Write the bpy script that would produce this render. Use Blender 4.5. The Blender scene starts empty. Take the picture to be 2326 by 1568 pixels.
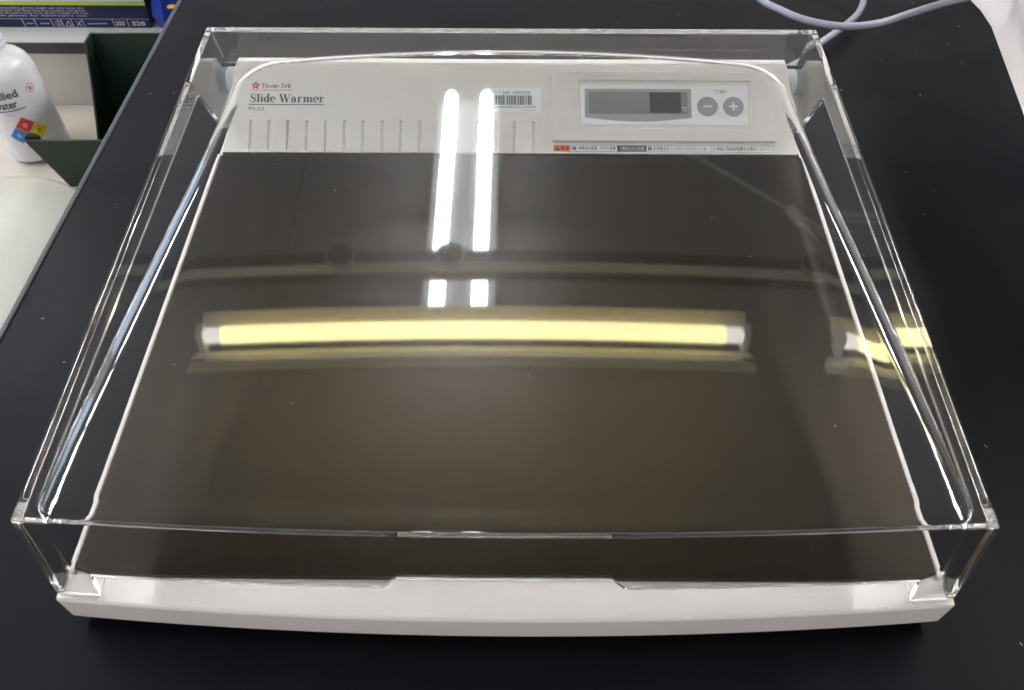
import bpy, bmesh, math, random
from mathutils import Vector, Matrix
random.seed(7)
C = bpy.context.scene
MM = 0.001

# ------------------------------------------------------------------ camera
cam_d = bpy.data.cameras.new("camera")
cam = bpy.data.objects.new("camera", cam_d)
C.collection.objects.link(cam)
p_, y_, r_ = 0.7902, -0.0056, 0.0016
fwd = Vector((math.sin(y_)*math.cos(p_), math.cos(y_)*math.cos(p_), -math.sin(p_)))
right = Vector((math.cos(y_), -math.sin(y_), 0))
up = right.cross(fwd)
R_ = right*math.cos(r_) + up*math.sin(r_)
U_ = -right*math.sin(r_) + up*math.cos(r_)
m = Matrix((R_, U_, -fwd)).transposed().to_4x4()
m.translation = Vector((4.53, -586.17, 436.14))*MM
cam.matrix_world = m
cam_d.sensor_width = 36.0
cam_d.lens = 36*2319.35/2326
cam_d.clip_start = 0.02
cam_d.clip_end = 60
cam_d.dof.use_dof = True
cam_d.dof.focus_distance = 0.66
cam_d.dof.aperture_fstop = 20
C.camera = cam

# ------------------------------------------------------------------ world and view
w = bpy.data.worlds.new("World"); C.world = w; w.use_nodes = True
bg = w.node_tree.nodes["Background"]
bg.inputs[0].default_value = (1.0, 0.955, 0.93, 1)
bg.inputs[1].default_value = 0.64
C.view_settings.view_transform = 'Standard'
C.view_settings.look = 'None'
C.view_settings.exposure = 0.94
C.view_settings.gamma = 1
cy = C.cycles
cy.max_bounces = 24; cy.transmission_bounces = 24; cy.glossy_bounces = 12; cy.diffuse_bounces = 5
cy.transparent_max_bounces = 24
cy.sample_clamp_indirect = 60
cy.blur_glossy = 0.3
cy.use_denoising = True
try: cy.denoiser = 'OPENIMAGEDENOISE'
except Exception: pass

# ------------------------------------------------------------------ materials
MAT = {}
def mat(name, col, rough=0.5, metal=0.0, spec=0.5, trans=0.0, ior=1.45, emit=None, estr=0, sss=0, coat=0, bump=0, bscale=400, mottle=0, mscale=60):
    if name in MAT: return MAT[name]
    M = bpy.data.materials.new(name); M.use_nodes = True
    nt = M.node_tree; b = nt.nodes["Principled BSDF"]
    b.inputs["Base Color"].default_value = (*col, 1)
    b.inputs["Roughness"].default_value = rough
    b.inputs["Metallic"].default_value = metal
    b.inputs["Specular IOR Level"].default_value = spec
    b.inputs["Transmission Weight"].default_value = trans
    b.inputs["IOR"].default_value = ior
    b.inputs["Coat Weight"].default_value = coat
    if sss:
        b.inputs["Subsurface Weight"].default_value = sss
        b.inputs["Subsurface Radius"].default_value = (0.01, 0.01, 0.01)
    if emit:
        b.inputs["Emission Color"].default_value = (*emit, 1)
        b.inputs["Emission Strength"].default_value = estr
    tc = nt.nodes.new("ShaderNodeTexCoord")
    if mottle:
        n = nt.nodes.new("ShaderNodeTexNoise"); n.inputs["Scale"].default_value = mscale; n.inputs["Detail"].default_value = 4
        nt.links.new(tc.outputs["Object"], n.inputs["Vector"])
        mx = nt.nodes.new("ShaderNodeMix"); mx.data_type = 'RGBA'
        mx.inputs[6].default_value = (*[c*(1-mottle) for c in col], 1); mx.inputs[7].default_value = (*[min(1, c*(1+mottle)) for c in col], 1)
        nt.links.new(n.outputs[0], mx.inputs[0]); nt.links.new(mx.outputs[2], b.inputs["Base Color"])
    if bump:
        n = nt.nodes.new("ShaderNodeTexNoise"); n.inputs["Scale"].default_value = bscale; n.inputs["Detail"].default_value = 3
        nt.links.new(tc.outputs["Object"], n.inputs["Vector"])
        bp = nt.nodes.new("ShaderNodeBump"); bp.inputs["Strength"].default_value = bump; bp.inputs["Distance"].default_value = 0.0005
        nt.links.new(n.outputs[0], bp.inputs["Height"]); nt.links.new(bp.outputs[0], b.inputs["Normal"])
    MAT[name] = M
    return M

mat('acrylic', (0.99, 0.99, 0.985), rough=0.019, trans=1.0, ior=1.49)
mat('white_plastic', (0.83, 0.77, 0.745), rough=0.42, bump=0.15, bscale=900, mottle=0.015)
mat('console_plastic', (0.765, 0.735, 0.695), rough=0.5, bump=0.2, bscale=1400, mottle=0.012)
mat('plate', (0.050, 0.0430, 0.0390), rough=0.25, metal=1.0, bump=0.2, bscale=900, mottle=1.0, mscale=1000)
mat('bench', (0.0075, 0.0075, 0.0108), rough=0.5, spec=0.075, bump=0.2, bscale=900, mottle=0.25, mscale=14)
mat('bench_edge', (0.045, 0.048, 0.060), rough=0.45, mottle=0.2, mscale=60)
mat('groove_dark', (0.004, 0.004, 0.005), rough=0.6)
mat('overlay_white', (0.86, 0.86, 0.88), rough=0.3)
mat('panel_grey', (0.40, 0.40, 0.42), rough=0.35)
mat('window_grey', (0.27, 0.27, 0.28), rough=0.25)
mat('lcd_dark', (0.085, 0.085, 0.095), rough=0.2)
mat('button_grey', (0.36, 0.35, 0.36), rough=0.35)
mat('print_white', (0.8, 0.8, 0.82), rough=0.4)
mat('print_grey', (0.40, 0.40, 0.41), rough=0.4)
mat('print_slate', (0.075, 0.105, 0.125), rough=0.4)
mat('print_black', (0.02, 0.02, 0.02), rough=0.4)
mat('print_red', (0.62, 0.05, 0.07), rough=0.4)
mat('label_white', (0.86, 0.89, 0.89), rough=0.35)
mat('label_orange', (0.85, 0.22, 0.05), rough=0.4)
mat('label_blue', (0.02, 0.09, 0.42), rough=0.4)
mat('label_darkgrey', (0.14, 0.15, 0.16), rough=0.4)
mat('knob_white', (0.66, 0.69, 0.70), rough=0.4, sss=0.2)
mat('cable_grey', (0.29, 0.295, 0.36), rough=0.4)
mat('counter', (0.58, 0.525, 0.455), rough=0.35, mottle=0.03, mscale=8)
mat('panel_cream', (0.60, 0.565, 0.51), rough=0.5)
mat('shelf_white', (0.48, 0.49, 0.47), rough=0.4)
mat('shelf_dark', (0.06, 0.052, 0.050), rough=0.5)
mat('green_plastic', (0.016, 0.036, 0.025), rough=0.35, bump=0.1, bscale=600)
mat('tub', (0.38, 0.37, 0.31), rough=0.35, sss=0.1, mottle=0.04, mscale=12)
mat('bottle', (0.80, 0.78, 0.82), rough=0.22, sss=0.3)
mat('box_navy', (0.010, 0.012, 0.055), rough=0.35, mottle=0.3, mscale=10)
mat('box_lilac', (0.62, 0.56, 0.74), rough=0.4)
mat('box_lime', (0.42, 0.60, 0.03), rough=0.4)
mat('blue_bag', (0.006, 0.03, 0.32), rough=0.35, mottle=0.3, mscale=14)
mat('orange_mark', (0.75, 0.33, 0.02), rough=0.5)
mat('ghs_red', (0.62, 0.05, 0.05), rough=0.45)
mat('ghs_yellow', (0.75, 0.60, 0.03), rough=0.45)
mat('ghs_blue', (0.06, 0.22, 0.58), rough=0.45)
mat('bag', (0.74, 0.68, 0.65), rough=0.55, bump=0.8, bscale=60)
mat('ceiling', (0.155, 0.155, 0.155), rough=0.8)
mat('fixture_white', (0.75, 0.75, 0.73), rough=0.4)
mat('tube_white', (0.8, 0.8, 0.8), emit=(0.88, 0.95, 1.0), estr=12.5)
mat('tube_white_fill', (0.8, 0.8, 0.8), emit=(0.95, 0.97, 1.0), estr=40)  # stronger tubes of the unseen side lights added to brighten the warmer
mat('tube_end', (0.8, 0.8, 0.8), emit=(1.0, 0.95, 0.88), estr=3.3)
mat('tube_yellow', (0.8, 0.7, 0.3), emit=(1.0, 0.89, 0.46), estr=5.8)
mat('reflector_yellow', (0.62, 0.58, 0.44), rough=0.5)
mat('joint_grey', (0.10, 0.10, 0.10), rough=0.8)
mat('acrylic_satin', (0.95, 0.95, 0.93), rough=0.35, trans=1.0, ior=1.49)
mat('housing_grey', (0.26, 0.26, 0.26), rough=0.5)
mat('wire_dark', (0.03, 0.03, 0.03), rough=0.6)
mat('rail_lit', (0.36, 0.35, 0.29), rough=0.5)  # rail's lit near face, put into its colour
mat('pane_glow', (0.5, 0.5, 0.5), emit=(0.55, 0.75, 1.0), estr=2.0)  # bluish glow for the panes added out of view
mat('wall_paint', (0.55, 0.54, 0.51), rough=0.7)
mat('streak_dark', (0.05, 0.05, 0.055), rough=0.5)  # dark bands added out of view for streaks in the cover
mat('socket_grey', (0.22, 0.21, 0.19), rough=0.5)
mat('beam_shaded', (0.05, 0.048, 0.044), rough=0.5)  # rail's shade put into its colour
mat('arm_white', (0.38, 0.38, 0.38), rough=0.4)

def vary_rough(name, lo, hi, scale):
    nt = MAT[name].node_tree; b = nt.nodes["Principled BSDF"]
    tc = nt.nodes.new("ShaderNodeTexCoord"); n = nt.nodes.new("ShaderNodeTexNoise"); n.inputs["Scale"].default_value = scale; n.inputs["Detail"].default_value = 6; n.inputs["Distortion"].default_value = 1.2
    mr = nt.nodes.new("ShaderNodeMapRange"); mr.inputs[1].default_value = .35; mr.inputs[2].default_value = .65; mr.inputs[3].default_value = lo; mr.inputs[4].default_value = hi
    nt.links.new(tc.outputs["Object"], n.inputs["Vector"]); nt.links.new(n.outputs[0], mr.inputs[0]); nt.links.new(mr.outputs[0], b.inputs["Roughness"])
vary_rough('bench', 0.36, 0.58, 5)
vary_rough('white_plastic', 0.34, 0.5, 40)
# ------------------------------------------------------------------ helpers
def empty(name, loc=(0, 0, 0), label=None, cat=None, group=None):
    o = bpy.data.objects.new(name, None); C.collection.objects.link(o)
    o.location = Vector(loc)*MM; o.empty_display_size = 0.02
    if label: o["label"] = label
    if cat: o["category"] = cat
    if group: o["group"] = group
    return o
def wl(o):
    v = Vector((0, 0, 0))
    while o is not None:
        v += o.location; o = o.parent
    return v
def build(name, verts, faces, m, parent=None, smooth=False, bevel=0, seg=2, tag=None, mats=None, fmat=None, auto=None):
    """verts in world millimetres"""
    off = wl(parent) if parent else Vector((0, 0, 0))
    me = bpy.data.meshes.new(name)
    me.from_pydata([tuple(Vector(v)*MM - off) for v in verts], [], [tuple(f) for f in faces])
    bm = bmesh.new(); bm.from_mesh(me)
    bmesh.ops.remove_doubles(bm, verts=bm.verts, dist=2e-7)
    bmesh.ops.recalc_face_normals(bm, faces=bm.faces)
    bm.to_mesh(me); bm.free()
    me.materials.append(MAT[m])
    o = bpy.data.objects.new(name, me); C.collection.objects.link(o)
    if parent: o.parent = parent
    if bevel:
        b = o.modifiers.new("bevel", 'BEVEL'); b.width = bevel*MM; b.segments = seg; b.limit_method = 'ANGLE'; b.angle_limit = math.radians(40)
        b.harden_normals = False
    if smooth or bevel:
        for p in me.polygons: p.use_smooth = True
        me.set_sharp_from_angle(angle=math.radians(auto or (35 if not bevel else 60)))
    if tag:
        for k, v in tag.items(): o[k] = v
    return o
def T(label, cat, group=None):
    d = {"label": label, "category": cat}
    if group: d["group"] = group
    return d
STR = {"kind": "structure"}
class MB:
    def __init__(s): s.v = []; s.f = []
    def add(s, v, f):
        n = len(s.v); s.v += [tuple(x) for x in v]; s.f += [tuple(i+n for i in q) for q in f]; return s
    def box(s, a, b):
        x0, y0, z0 = a; x1, y1, z1 = b
        return s.add([(x0,y0,z0),(x1,y0,z0),(x1,y1,z0),(x0,y1,z0),(x0,y0,z1),(x1,y0,z1),(x1,y1,z1),(x0,y1,z1)],
                     [(0,3,2,1),(4,5,6,7),(0,1,5,4),(1,2,6,5),(2,3,7,6),(3,0,4,7)])
    def prism(s, bot, top):
        n = len(bot)
        return s.add(list(bot)+list(top), [tuple(range(n-1, -1, -1)), tuple(range(n, 2*n))]+[(i, (i+1) % n, n+(i+1) % n, n+i) for i in range(n)])
    def tube(s, pts, r, n=12, closed_ends=True):
        pts = [Vector(p) for p in pts]; rings = []
        prev = None
        for i, p in enumerate(pts):
            t = (pts[min(i+1, len(pts)-1)]-pts[max(i-1, 0)]).normalized()
            if prev is None:
                a = Vector((0, 0, 1)) if abs(t.z) < .9 else Vector((1, 0, 0)); u = t.cross(a).normalized()
            else:
                u = (prev - t*prev.dot(t)).normalized()
            prev = u; v = t.cross(u)
            rr = r[i] if isinstance(r, (list, tuple)) else r
            rings.append([p+(u*math.cos(2*math.pi*k/n)+v*math.sin(2*math.pi*k/n))*rr for k in range(n)])
        vs = [q for ring in rings for q in ring]; f = []
        for i in range(len(rings)-1):
            for k in range(n): f.append((i*n+k, i*n+(k+1) % n, (i+1)*n+(k+1) % n, (i+1)*n+k))
        if closed_ends: f += [tuple(range(n-1, -1, -1)), tuple((len(rings)-1)*n+k for k in range(n))]
        return s.add(vs, f)
    def lathe(s, c, prof, n=48):
        vs = [(c[0]+r*math.cos(2*math.pi*k/n), c[1]+r*math.sin(2*math.pi*k/n), c[2]+z) for r, z in prof for k in range(n)]
        f = []
        for i in range(len(prof)-1):
            for k in range(n): f.append((i*n+k, i*n+(k+1) % n, (i+1)*n+(k+1) % n, (i+1)*n+k))
        f += [tuple(range(n-1, -1, -1)), tuple((len(prof)-1)*n+k for k in range(n))]
        return s.add(vs, f)
    def out(s, name, m, parent=None, **k): return build(name, s.v, s.f, m, parent, **k)
def spline(pts, n=10):
    P = [Vector(p) for p in pts]; out = []
    for i in range(len(P)-1):
        a = P[max(i-1, 0)]; b = P[i]; c = P[i+1]; d = P[min(i+2, len(P)-1)]
        for k in range(n):
            t = k/n
            out.append(0.5*((2*b)+(c-a)*t+(2*a-5*b+4*c-d)*t*t+(3*b-a-3*c+d)*t**3))
    out.append(P[-1]); return out

# slope space of the console: (x, s, n) -> world mm
AL = math.atan2(35, 52)
CA, SA = math.cos(AL), math.sin(AL)
def SL(x, s, n=0.0): return (x, s*CA - n*SA, 29.5 + s*SA + n*CA)
def sheet(name, pts, n0, n1, m, parent, mapf=SL, **k):
    b = MB(); b.prism([mapf(x, s, n0) for x, s in pts], [mapf(x, s, n1) for x, s in pts]); return b.out(name, m, parent, **k)
def rrect(x0, s0, x1, s1, r=1.0, n=5):
    o = []
    for cx, cyy, a0 in ((x1-r, s1-r, 0), (x0+r, s1-r, 90), (x0+r, s0+r, 180), (x1-r, s0+r, 270)):
        for i in range(n+1):
            a = math.radians(a0+90*i/n); o.append((cx+r*math.cos(a), cyy+r*math.sin(a)))
    return o
def rect(x0, s0, x1, s1): return [(x0, s0), (x1, s0), (x1, s1), (x0, s1)]
def circ(cx, cs, r, n=40): return [(cx+r*math.cos(2*math.pi*i/n), cs+r*math.sin(2*math.pi*i/n)) for i in range(n)]

def text2d(s, shear=0, bold=0):
    """default font text -> 2-D verts and faces, normalised to its own bounding box"""
    cu = bpy.data.curves.new("t", 'FONT'); cu.body = s; cu.resolution_u = 3; cu.offset = bold
    o = bpy.data.objects.new("t", cu); C.collection.objects.link(o)
    dg = bpy.context.evaluated_depsgraph_get()
    me = bpy.data.meshes.new_from_object(o.evaluated_get(dg))
    v = [(p.co.x, p.co.y) for p in me.vertices]; f = [tuple(p.vertices) for p in me.polygons]
    bpy.data.objects.remove(o); bpy.data.curves.remove(cu); bpy.data.meshes.remove(me)
    return v, f
def text_on(name, s, box, n, m, parent, mapf=SL, bold=0.0, vbox=None):
    v, f = text2d(s, bold=bold)
    if not v: return None
    x0 = min(a[0] for a in v); x1 = max(a[0] for a in v); y0 = min(a[1] for a in v); y1 = max(a[1] for a in v)
    bx0, by0, bx1, by1 = box
    vs = [mapf(bx0+(a-x0)/(x1-x0)*(bx1-bx0), by0+(b-y0)/(y1-y0)*(by1-by0), n) for a, b in v]
    return build(name, vs, f, m, parent)

# serif lettering drawn stroke by stroke (em-like units: x-height 0.46, cap 0.68)
def st(pts, ws):
    """stroke with varying width -> outline polygon quads"""
    P = [Vector((*p, 0)) for p in pts]; L = []; Rr = []
    for i, p in enumerate(P):
        t = (P[min(i+1, len(P)-1)]-P[max(i-1, 0)]).normalized(); nn = Vector((-t.y, t.x, 0)); w_ = ws[i] if isinstance(ws, list) else ws
        L.append(p+nn*w_/2); Rr.append(p-nn*w_/2)
    return [[(L[i].x, L[i].y), (L[i+1].x, L[i+1].y), (Rr[i+1].x, Rr[i+1].y), (Rr[i].x, Rr[i].y)] for i in range(len(P)-1)]
def q(x0, y0, x1, y1): return [[(x0, y0), (x1, y0), (x1, y1), (x0, y1)]]
def arc(cx, cyy, rx, ry, a0, a1, thick, thin, n=16):
    pts = []; ws = []
    for i in range(n+1):
        a = math.radians(a0+(a1-a0)*i/n); pts.append((cx+rx*math.cos(a), cyy+ry*math.sin(a))); ws.append(thin+(thick-thin)*abs(math.cos(a))**1.5)
    return st(pts, ws)
def glyph(ch):
    X = .46; K = .155; N = .045
    if ch == ' ': return [], .27
    if ch == '-': return q(.04, .19, .29, .26), .33
    if ch == 'l': return q(.08, 0, .08+K, .69)+q(.02, 0, .27, .035)+q(.02, .655, .15, .69), .29
    if ch == 'i': return q(.08, 0, .08+K, X)+q(.02, 0, .27, .035)+q(.02, X-.035, .15, X)+[circ(.145, .61, .07, 12)], .29
    if ch == 'T': return q(.24, 0, .24+.14, .68)+q(.15, 0, .47, .035)+q(.03, .63, .59, .68)+q(.03, .50, .07, .64)+q(.55, .50, .59, .64), .62
    if ch == 'k': return q(.08, 0, .08+K, .69)+q(.02, 0, .26, .035)+q(.02, .655, .15, .69)+st([(.19, .20), (.42, .44)], .05)+st([(.26, .26), (.44, .02)], .13)+q(.33, 0, .55, .035)+q(.31, X-.035, .50, X), .55
    if ch == 'd': return q(.30, 0, .30+K, .69)+q(.36, 0, .49, .035)+q(.24, .655, .36, .69)+arc(.26, .23, .17, .21, 60, 300, .15, .06), .52
    if ch == 'e': return arc(.23, .23, .165, .21, -5, 305, .14, .06, 22)+q(.10, .225, .40, .265), .46
    if ch == 'u': return q(.07, .08, .07+K, X)+q(.31, 0, .31+K, X)+arc(.22, .13, .10, .11, 180, 340, .10, .06)+q(.38, 0, .51, .035)+q(.02, X-.035, .14, X)+q(.25, X-.035, .36, X), .53
    if ch == 'r': return q(.08, 0, .08+K, X)+q(.02, 0, .28, .035)+q(.02, X-.035, .14, X)+arc(.31, .28, .12, .15, 160, 60, .07, .06, 8)+[circ(.37, .385, .062, 12)], .45
    if ch == 'm':
        o = q(.02, X-.035, .14, X)
        for k in (0, .27, .54): o += q(.08+k, 0, .08+k+K, .40 if k else X)+q(.03+k, 0, .26+k, .035)
        for k in (0, .27): o += arc(.27+k, .31, .135, .12, 150, 10, .11, .06, 8)
        return o, .84
    if ch == 'a': return q(.25, .06, .25+K, .34)+arc(.215, .31, .10, .13, 0, 165, .13, .06, 10)+[circ(.10, .33, .06, 12)]+arc(.19, .13, .12, .115, 60, 330, .13, .06, 14)+arc(.43, .07, .055, .055, 180, 320, .06, .04, 6), .49
    if ch in 'Ss':
        s = 1.0 if ch == 'S' else .665
        h = .68*s; pts = [(.47, .50), (.44, .60), (.36, .655), (.25, .66), (.14, .60), (.11, .50), (.16, .41), (.28, .345), (.40, .28), (.455, .18), (.41, .07), (.29, .02), (.17, .03), (.08, .10), (.05, .20)]
        ws = [.03, .035, .04, .05, .08, .11, .14, .15, .15, .12, .08, .05, .045, .035, .03]
        sx = .82 if ch == 's' else 1.0
        pts = [(a*s*sx+(0.02), b*s) for a, b in pts]; ws = [a*(s if s == 1 else .8) for a in ws]
        o = st(pts, ws)+q(.44*s*sx+.02, .46*s, .475*s*sx+.02, .68*s)+q(.045*s*sx+.02, 0, .08*s*sx+.02, .22*s)
        return o, (.55 if ch == 'S' else .39)
    if ch == 'W': return st([(.10, .67), (.32, .0)], .15)+st([(.30, .02), (.50, .67)], .05)+st([(.44, .67), (.67, .0)], .15)+st([(.65, .02), (.86, .66)], .05)+q(.0, .645, .25, .68)+q(.34, .645, .60, .68)+q(.74, .645, .95, .68), .96
    return [], .3
def serif_text(name, s, x0, x1, base, caph, n, m, parent):
    polys = []; x = 0
    for ch in s:
        g, adv = glyph(ch)
        polys += [[(a+x, b) for a, b in pl] for pl in g]; x += adv
    k = (x1-x0)/x; b = MB()
    for i, pl in enumerate(polys):
        b.add([SL(x0+a*k, base+c*caph/.68, n+0.002*(i % 23)) for a, c in pl], [tuple(range(len(pl)))])
    return b.out(name, m, parent)

# ================================================================== SETTING
def ex_(y): return -302.9+0.018*y          # the bench edge runs about one degree off the warmer's side
def edge_slab(a, c, z0, z1, y0=-900, y1=900):
    P4 = [(ex_(y0)+a, y0), (1300 if c is None else ex_(y0)+c, y0), (1300 if c is None else ex_(y1)+c, y1), (ex_(y1)+a, y1)]
    b = MB(); return b.prism([(x, y, z0) for x, y in P4], [(x, y, z1) for x, y in P4])
edge_slab(0, None, -30, 0).out('bench_top', 'bench', tag=STR, bevel=0.4)
edge_slab(-1.1, -0.02, -30, -2.2).out('bench_edge_groove', 'groove_dark', tag=STR)
edge_slab(-5.2, -1.15, -32, -0.2).out('bench_edge_band', 'bench_edge', tag=STR, bevel=1.2)
b = MB(); b.box((-300, -880, -800), (-250, 890, -32.1)); b.out('bench_side', 'bench_edge', tag=STR)
b = MB(); b.box((-1500, -900, -290), (-301, 505, -250)); b.out('lower_counter', 'counter', tag=STR)
b = MB(); b.box((-1500, 506, -290), (-301, 520, -179)); b.out('counter_backboard', 'panel_cream', tag=STR)
b = MB(); b.box((-1500, 502, -178.6), (-301, 880, -164)); b.out('shelf_edge_board', 'shelf_dark', tag=STR)
b = MB(); b.box((-1500, 500, -163.8), (-301, 880, -162.2)); b.out('shelf_surface', 'shelf_white', tag=STR, bevel=0.5)

# ceiling of panels with open joints, 1.75 m above the bench
xs = [-3400, -2500, -1600, -700, 200, 1100, 2000, 2900, 3800]; ys = [-3000, -1200, 600, 2400, 4200]
root = empty('ceiling', (0, 0, 1750)); root["kind"] = "structure"
pm = None
for i in range(len(xs)-1):
    for j in range(len(ys)-1):
        if pm is None:
            b = MB(); b.box((xs[i]+2, ys[j]+2, 1750), (xs[i+1]-2, ys[j+1]-2, 1762)); pm = b.out('ceiling_panel', 'ceiling', root); pm0 = (xs[i], ys[j])
        else:
            o = pm.copy(); C.collection.objects.link(o); o.parent = root; o.location = Vector((xs[i]-pm0[0], ys[j]-pm0[1], 0))*MM
b = MB(); b.box((xs[0], ys[0], 1763), (xs[-1], ys[-1], 1790)); b.out('ceiling_backing', 'joint_grey', root)

# side walls of the room, with dark bands added to streak the cover's reflections
for nm, xa, xb in (('left_wall', -3430, -3400), ('right_wall', 3800, 3830)):
    b = MB()
    for z0, z1 in ((-900, 700), (830, 870), (1430, 1750)): b.box((xa, -3000, z0), (xb, 4200, z1))
    b.out(nm, 'wall_paint', tag=STR)
    sx_ = 1 if xa < 0 else -1; xin = xb if xa < 0 else xa
    b = MB(); b.box(tuple(sorted((xin+sx_*2, xin+sx_*350))[:1])+(-2900, -900), tuple(sorted((xin+sx_*2, xin+sx_*350))[1:])+(4100, 40)); b.out('streak_band_low', 'streak_dark', tag=STR)
    b = MB(); b.box(tuple(sorted((xin+sx_*2, xin+sx_*250))[:1])+(-2900, 560), tuple(sorted((xin+sx_*2, xin+sx_*250))[1:])+(4100, 600)); b.out('streak_band_high', 'streak_dark', tag=STR)
b = MB()
for y0_ in (-2800, -1000, 800, 2600): b.box((-3420, y0_, 872), (-3412, y0_+1500, 1428))
b.out('glow_panes', 'pane_glow', tag=STR)  # glowing panes added out of view for blue streaks and a cool cast
b = MB(); b.box((3810, -3000, 872), (3820, 4200, 1428)); b.out('streak_band_right', 'streak_dark', tag=STR)  # dark band added out of view, opposite the glowing panes
# twin-tube ceiling lights running away from the viewer
def twin(x, y0, L, label, tm='tube_white'):
    r = empty('ceiling_light', (x, y0+L/2, 1745), label, 'ceiling light', 'twin tube ceiling lights')
    y1 = y0+L
    b = MB(); b.prism([(x-105, y0, 1704), (x+105, y0, 1704), (x+30, y0, 1744), (x-30, y0, 1744)], [(x-105, y1, 1704), (x+105, y1, 1704), (x+30, y1, 1744), (x-30, y1, 1744)]); b.out('housing', 'housing_grey', r)
    for s in (-60, 60):
        b = MB(); b.tube([(x+s, y0+12, 1681), (x+s, y1-12, 1681)], 22, 20); t = b.out('tube', tm, r, smooth=True)
        for yy in (y0, y1-11.5):
            b = MB(); b.box((x+s-14, yy, 1660), (x+s+14, yy+11.5, 1703.5)); b.out('tube_holder', 'fixture_white', t)
twin(-158, 1165, 985, 'twin white tube ceiling light ahead, mirrored down the middle of the cover')
twin(-158, -1800, 620, 'twin white tube ceiling light behind the viewer, mirrored in the front fold of the cover')
twin(-1700, -300, 1220, 'added unseen twin white tube light over the low counter at the far left', 'tube_white_fill')  # this and the next three are added out of view as fill light
twin(-1700, 1010, 1220, 'added unseen twin white tube light ahead over the low counter, at the left', 'tube_white_fill')
twin(1750, 1010, 1220, 'added unseen twin white tube light ahead over the bench, at the right', 'tube_white_fill')
twin(1750, -200, 1220, 'added unseen twin white tube light over the bench at the far right', 'tube_white_fill')

# yellow sleeved tube lights hanging across the bench
def ylight(x0, x1, yc, label):
    r = empty('hanging_light', ((x0+x1)/2, yc, 1330), label, 'hanging light', 'yellow sleeved hanging lights')
    z = 1250
    def refl(nm, prof, mm):
        b = MB(); b.prism([(x0-20, yc+a, z+c) for a, c in prof], [(x1+20, yc+a, z+c) for a, c in prof]); return b.out(nm, mm, r)
    refl('reflector_wing', [(62, 18), (63, 20), (25, 47), (24, 45.5)], 'reflector_yellow')
    refl('reflector_wing', [(-62, 18), (-24, 45.5), (-25, 47), (-63, 20)], 'reflector_yellow')
    refl('near_flange', [(-70, 19), (-96, 19), (-96, 21), (-70, 21)], 'reflector_yellow')
    refl('housing', [(12, 92), (-12, 92), (-12, 116), (12, 116)], 'fixture_white')
    b = MB(); b.tube([(x0+35, yc, z+22), (x1-35, yc, z+22)], 18.5, 24); t = b.out('tube_sleeve', 'tube_yellow', r, smooth=True)
    for xa, xb in ((x0, x0+34), (x1-34, x1)):
        b = MB(); b.tube([(xa, yc, z+22), (xb, yc, z+22)], 16.5, 24); b.out('tube_end', 'tube_end', r, smooth=True)
    for xa in (x0-18, x1+4):
        b = MB(); b.box((xa, yc-16, z), (xa+14, yc+16, z+58)); b.out('tube_holder', 'fixture_white', r)
    return r
ylight(-668, 492, 795, 'yellow sleeved tube light hung over the bench, mirrored across the whole cover')
ylight(722, 1882, 795, 'next yellow sleeved tube light in the row, mirrored at the right edge of the cover')

r = empty('overhead_rail', (60, 975, 1310), 'rail with round sockets hung beyond the yellow light, its shade and lit face painted in, mirrored in the cover', 'rail')
b = MB(); b.box((-1500, 964, 1250), (1700, 1003, 1305)); b.out('rail_beam', 'beam_shaded', r, bevel=2)  # dark colour stands for the unlit underside
b = MB(); b.box((-1500, 957, 1246), (1700, 963.8, 1270)); b.out('lit_near_face', 'rail_lit', r)  # pale strip paints the near face as lit by the yellow tube
for xx in (-390, -142, 680):
    b = MB(); b.tube([(xx, 968, 1249.8), (xx, 968, 1228), (xx, 968, 1225)], [27, 33, 31], 28); so = b.out('socket', 'socket_grey', r, smooth=True)
    b = MB(); b.lathe((xx, 968, 1222), [(28, 0), (29, 1), (29, 2.8)], 28); b.out('socket_shade', 'groove_dark', so)  # dark disc paints the shade on the socket's underside
for xx in (-1400, 1600):
    b = MB(); b.tube([(xx, 975, 1305), (xx, 975, 1750)], 1.5, 6); b.out('hanging_wire', 'wire_dark', r)

r = empty('jointed_arm', (170, 2150, 1750), 'white jointed arm overhead, mirrored at the top right of the cover', 'jointed arm')  # plain articulated arm, no lamp on it
b = MB(); b.tube([(170, 2150, 1750), (400, 1750, 1500), (775, 1440, 1500)], 4.5, 8); b.out('upper_arm', 'arm_white', r)
b = MB(); b.tube([(772, 1446, 1500), (800, 1400, 1500)], 17, 12); b.out('joint', 'arm_white', r, smooth=True)
for ya, rr_ in ((1412, 7), (1385, 4)):
    b = MB(); b.tube([(800, ya, 1495), (1300, ya-30, 1495)], rr_, 8); b.out('lower_arm', 'arm_white', r)
b = MB(); b.tube([(790, 1400, 1500), (850, 1330, 1490)], 7, 8); b.out('clamp', 'arm_white', r)

# ================================================================== SLIDE WARMER
SW = empty('slide_warmer', (0, -140, 0), 'white laboratory slide warmer with black hot plate under a clear hinged cover', 'slide warmer')

def bow(x, a, r=204.2): return -342 - a*(1-(x/r)**2)
# lower body
nb = 40
out = []
for i in range(nb+1):
    x = -204.2+408.4*i/nb; out.append((x, -344-9.5*(1-(x/204.2)**2)))
side = [(204.2, -329), (201.6, -322), (201.6, 84)]
outline = out+side+[(-a, c) for a, c in reversed(side)]
def inset(p, z):
    d = (26-z)*0.16; x, yy = p
    return (x-math.copysign(d*.35, x) if abs(x) > 195 else x, yy+(d if yy < -340 else 0), z)
b = MB(); b.prism([inset(p, 6) for p in outline], [(p[0], p[1], 26) for p in outline]); b.out('base_body', 'white_plastic', SW, bevel=1.8, seg=4)
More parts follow.
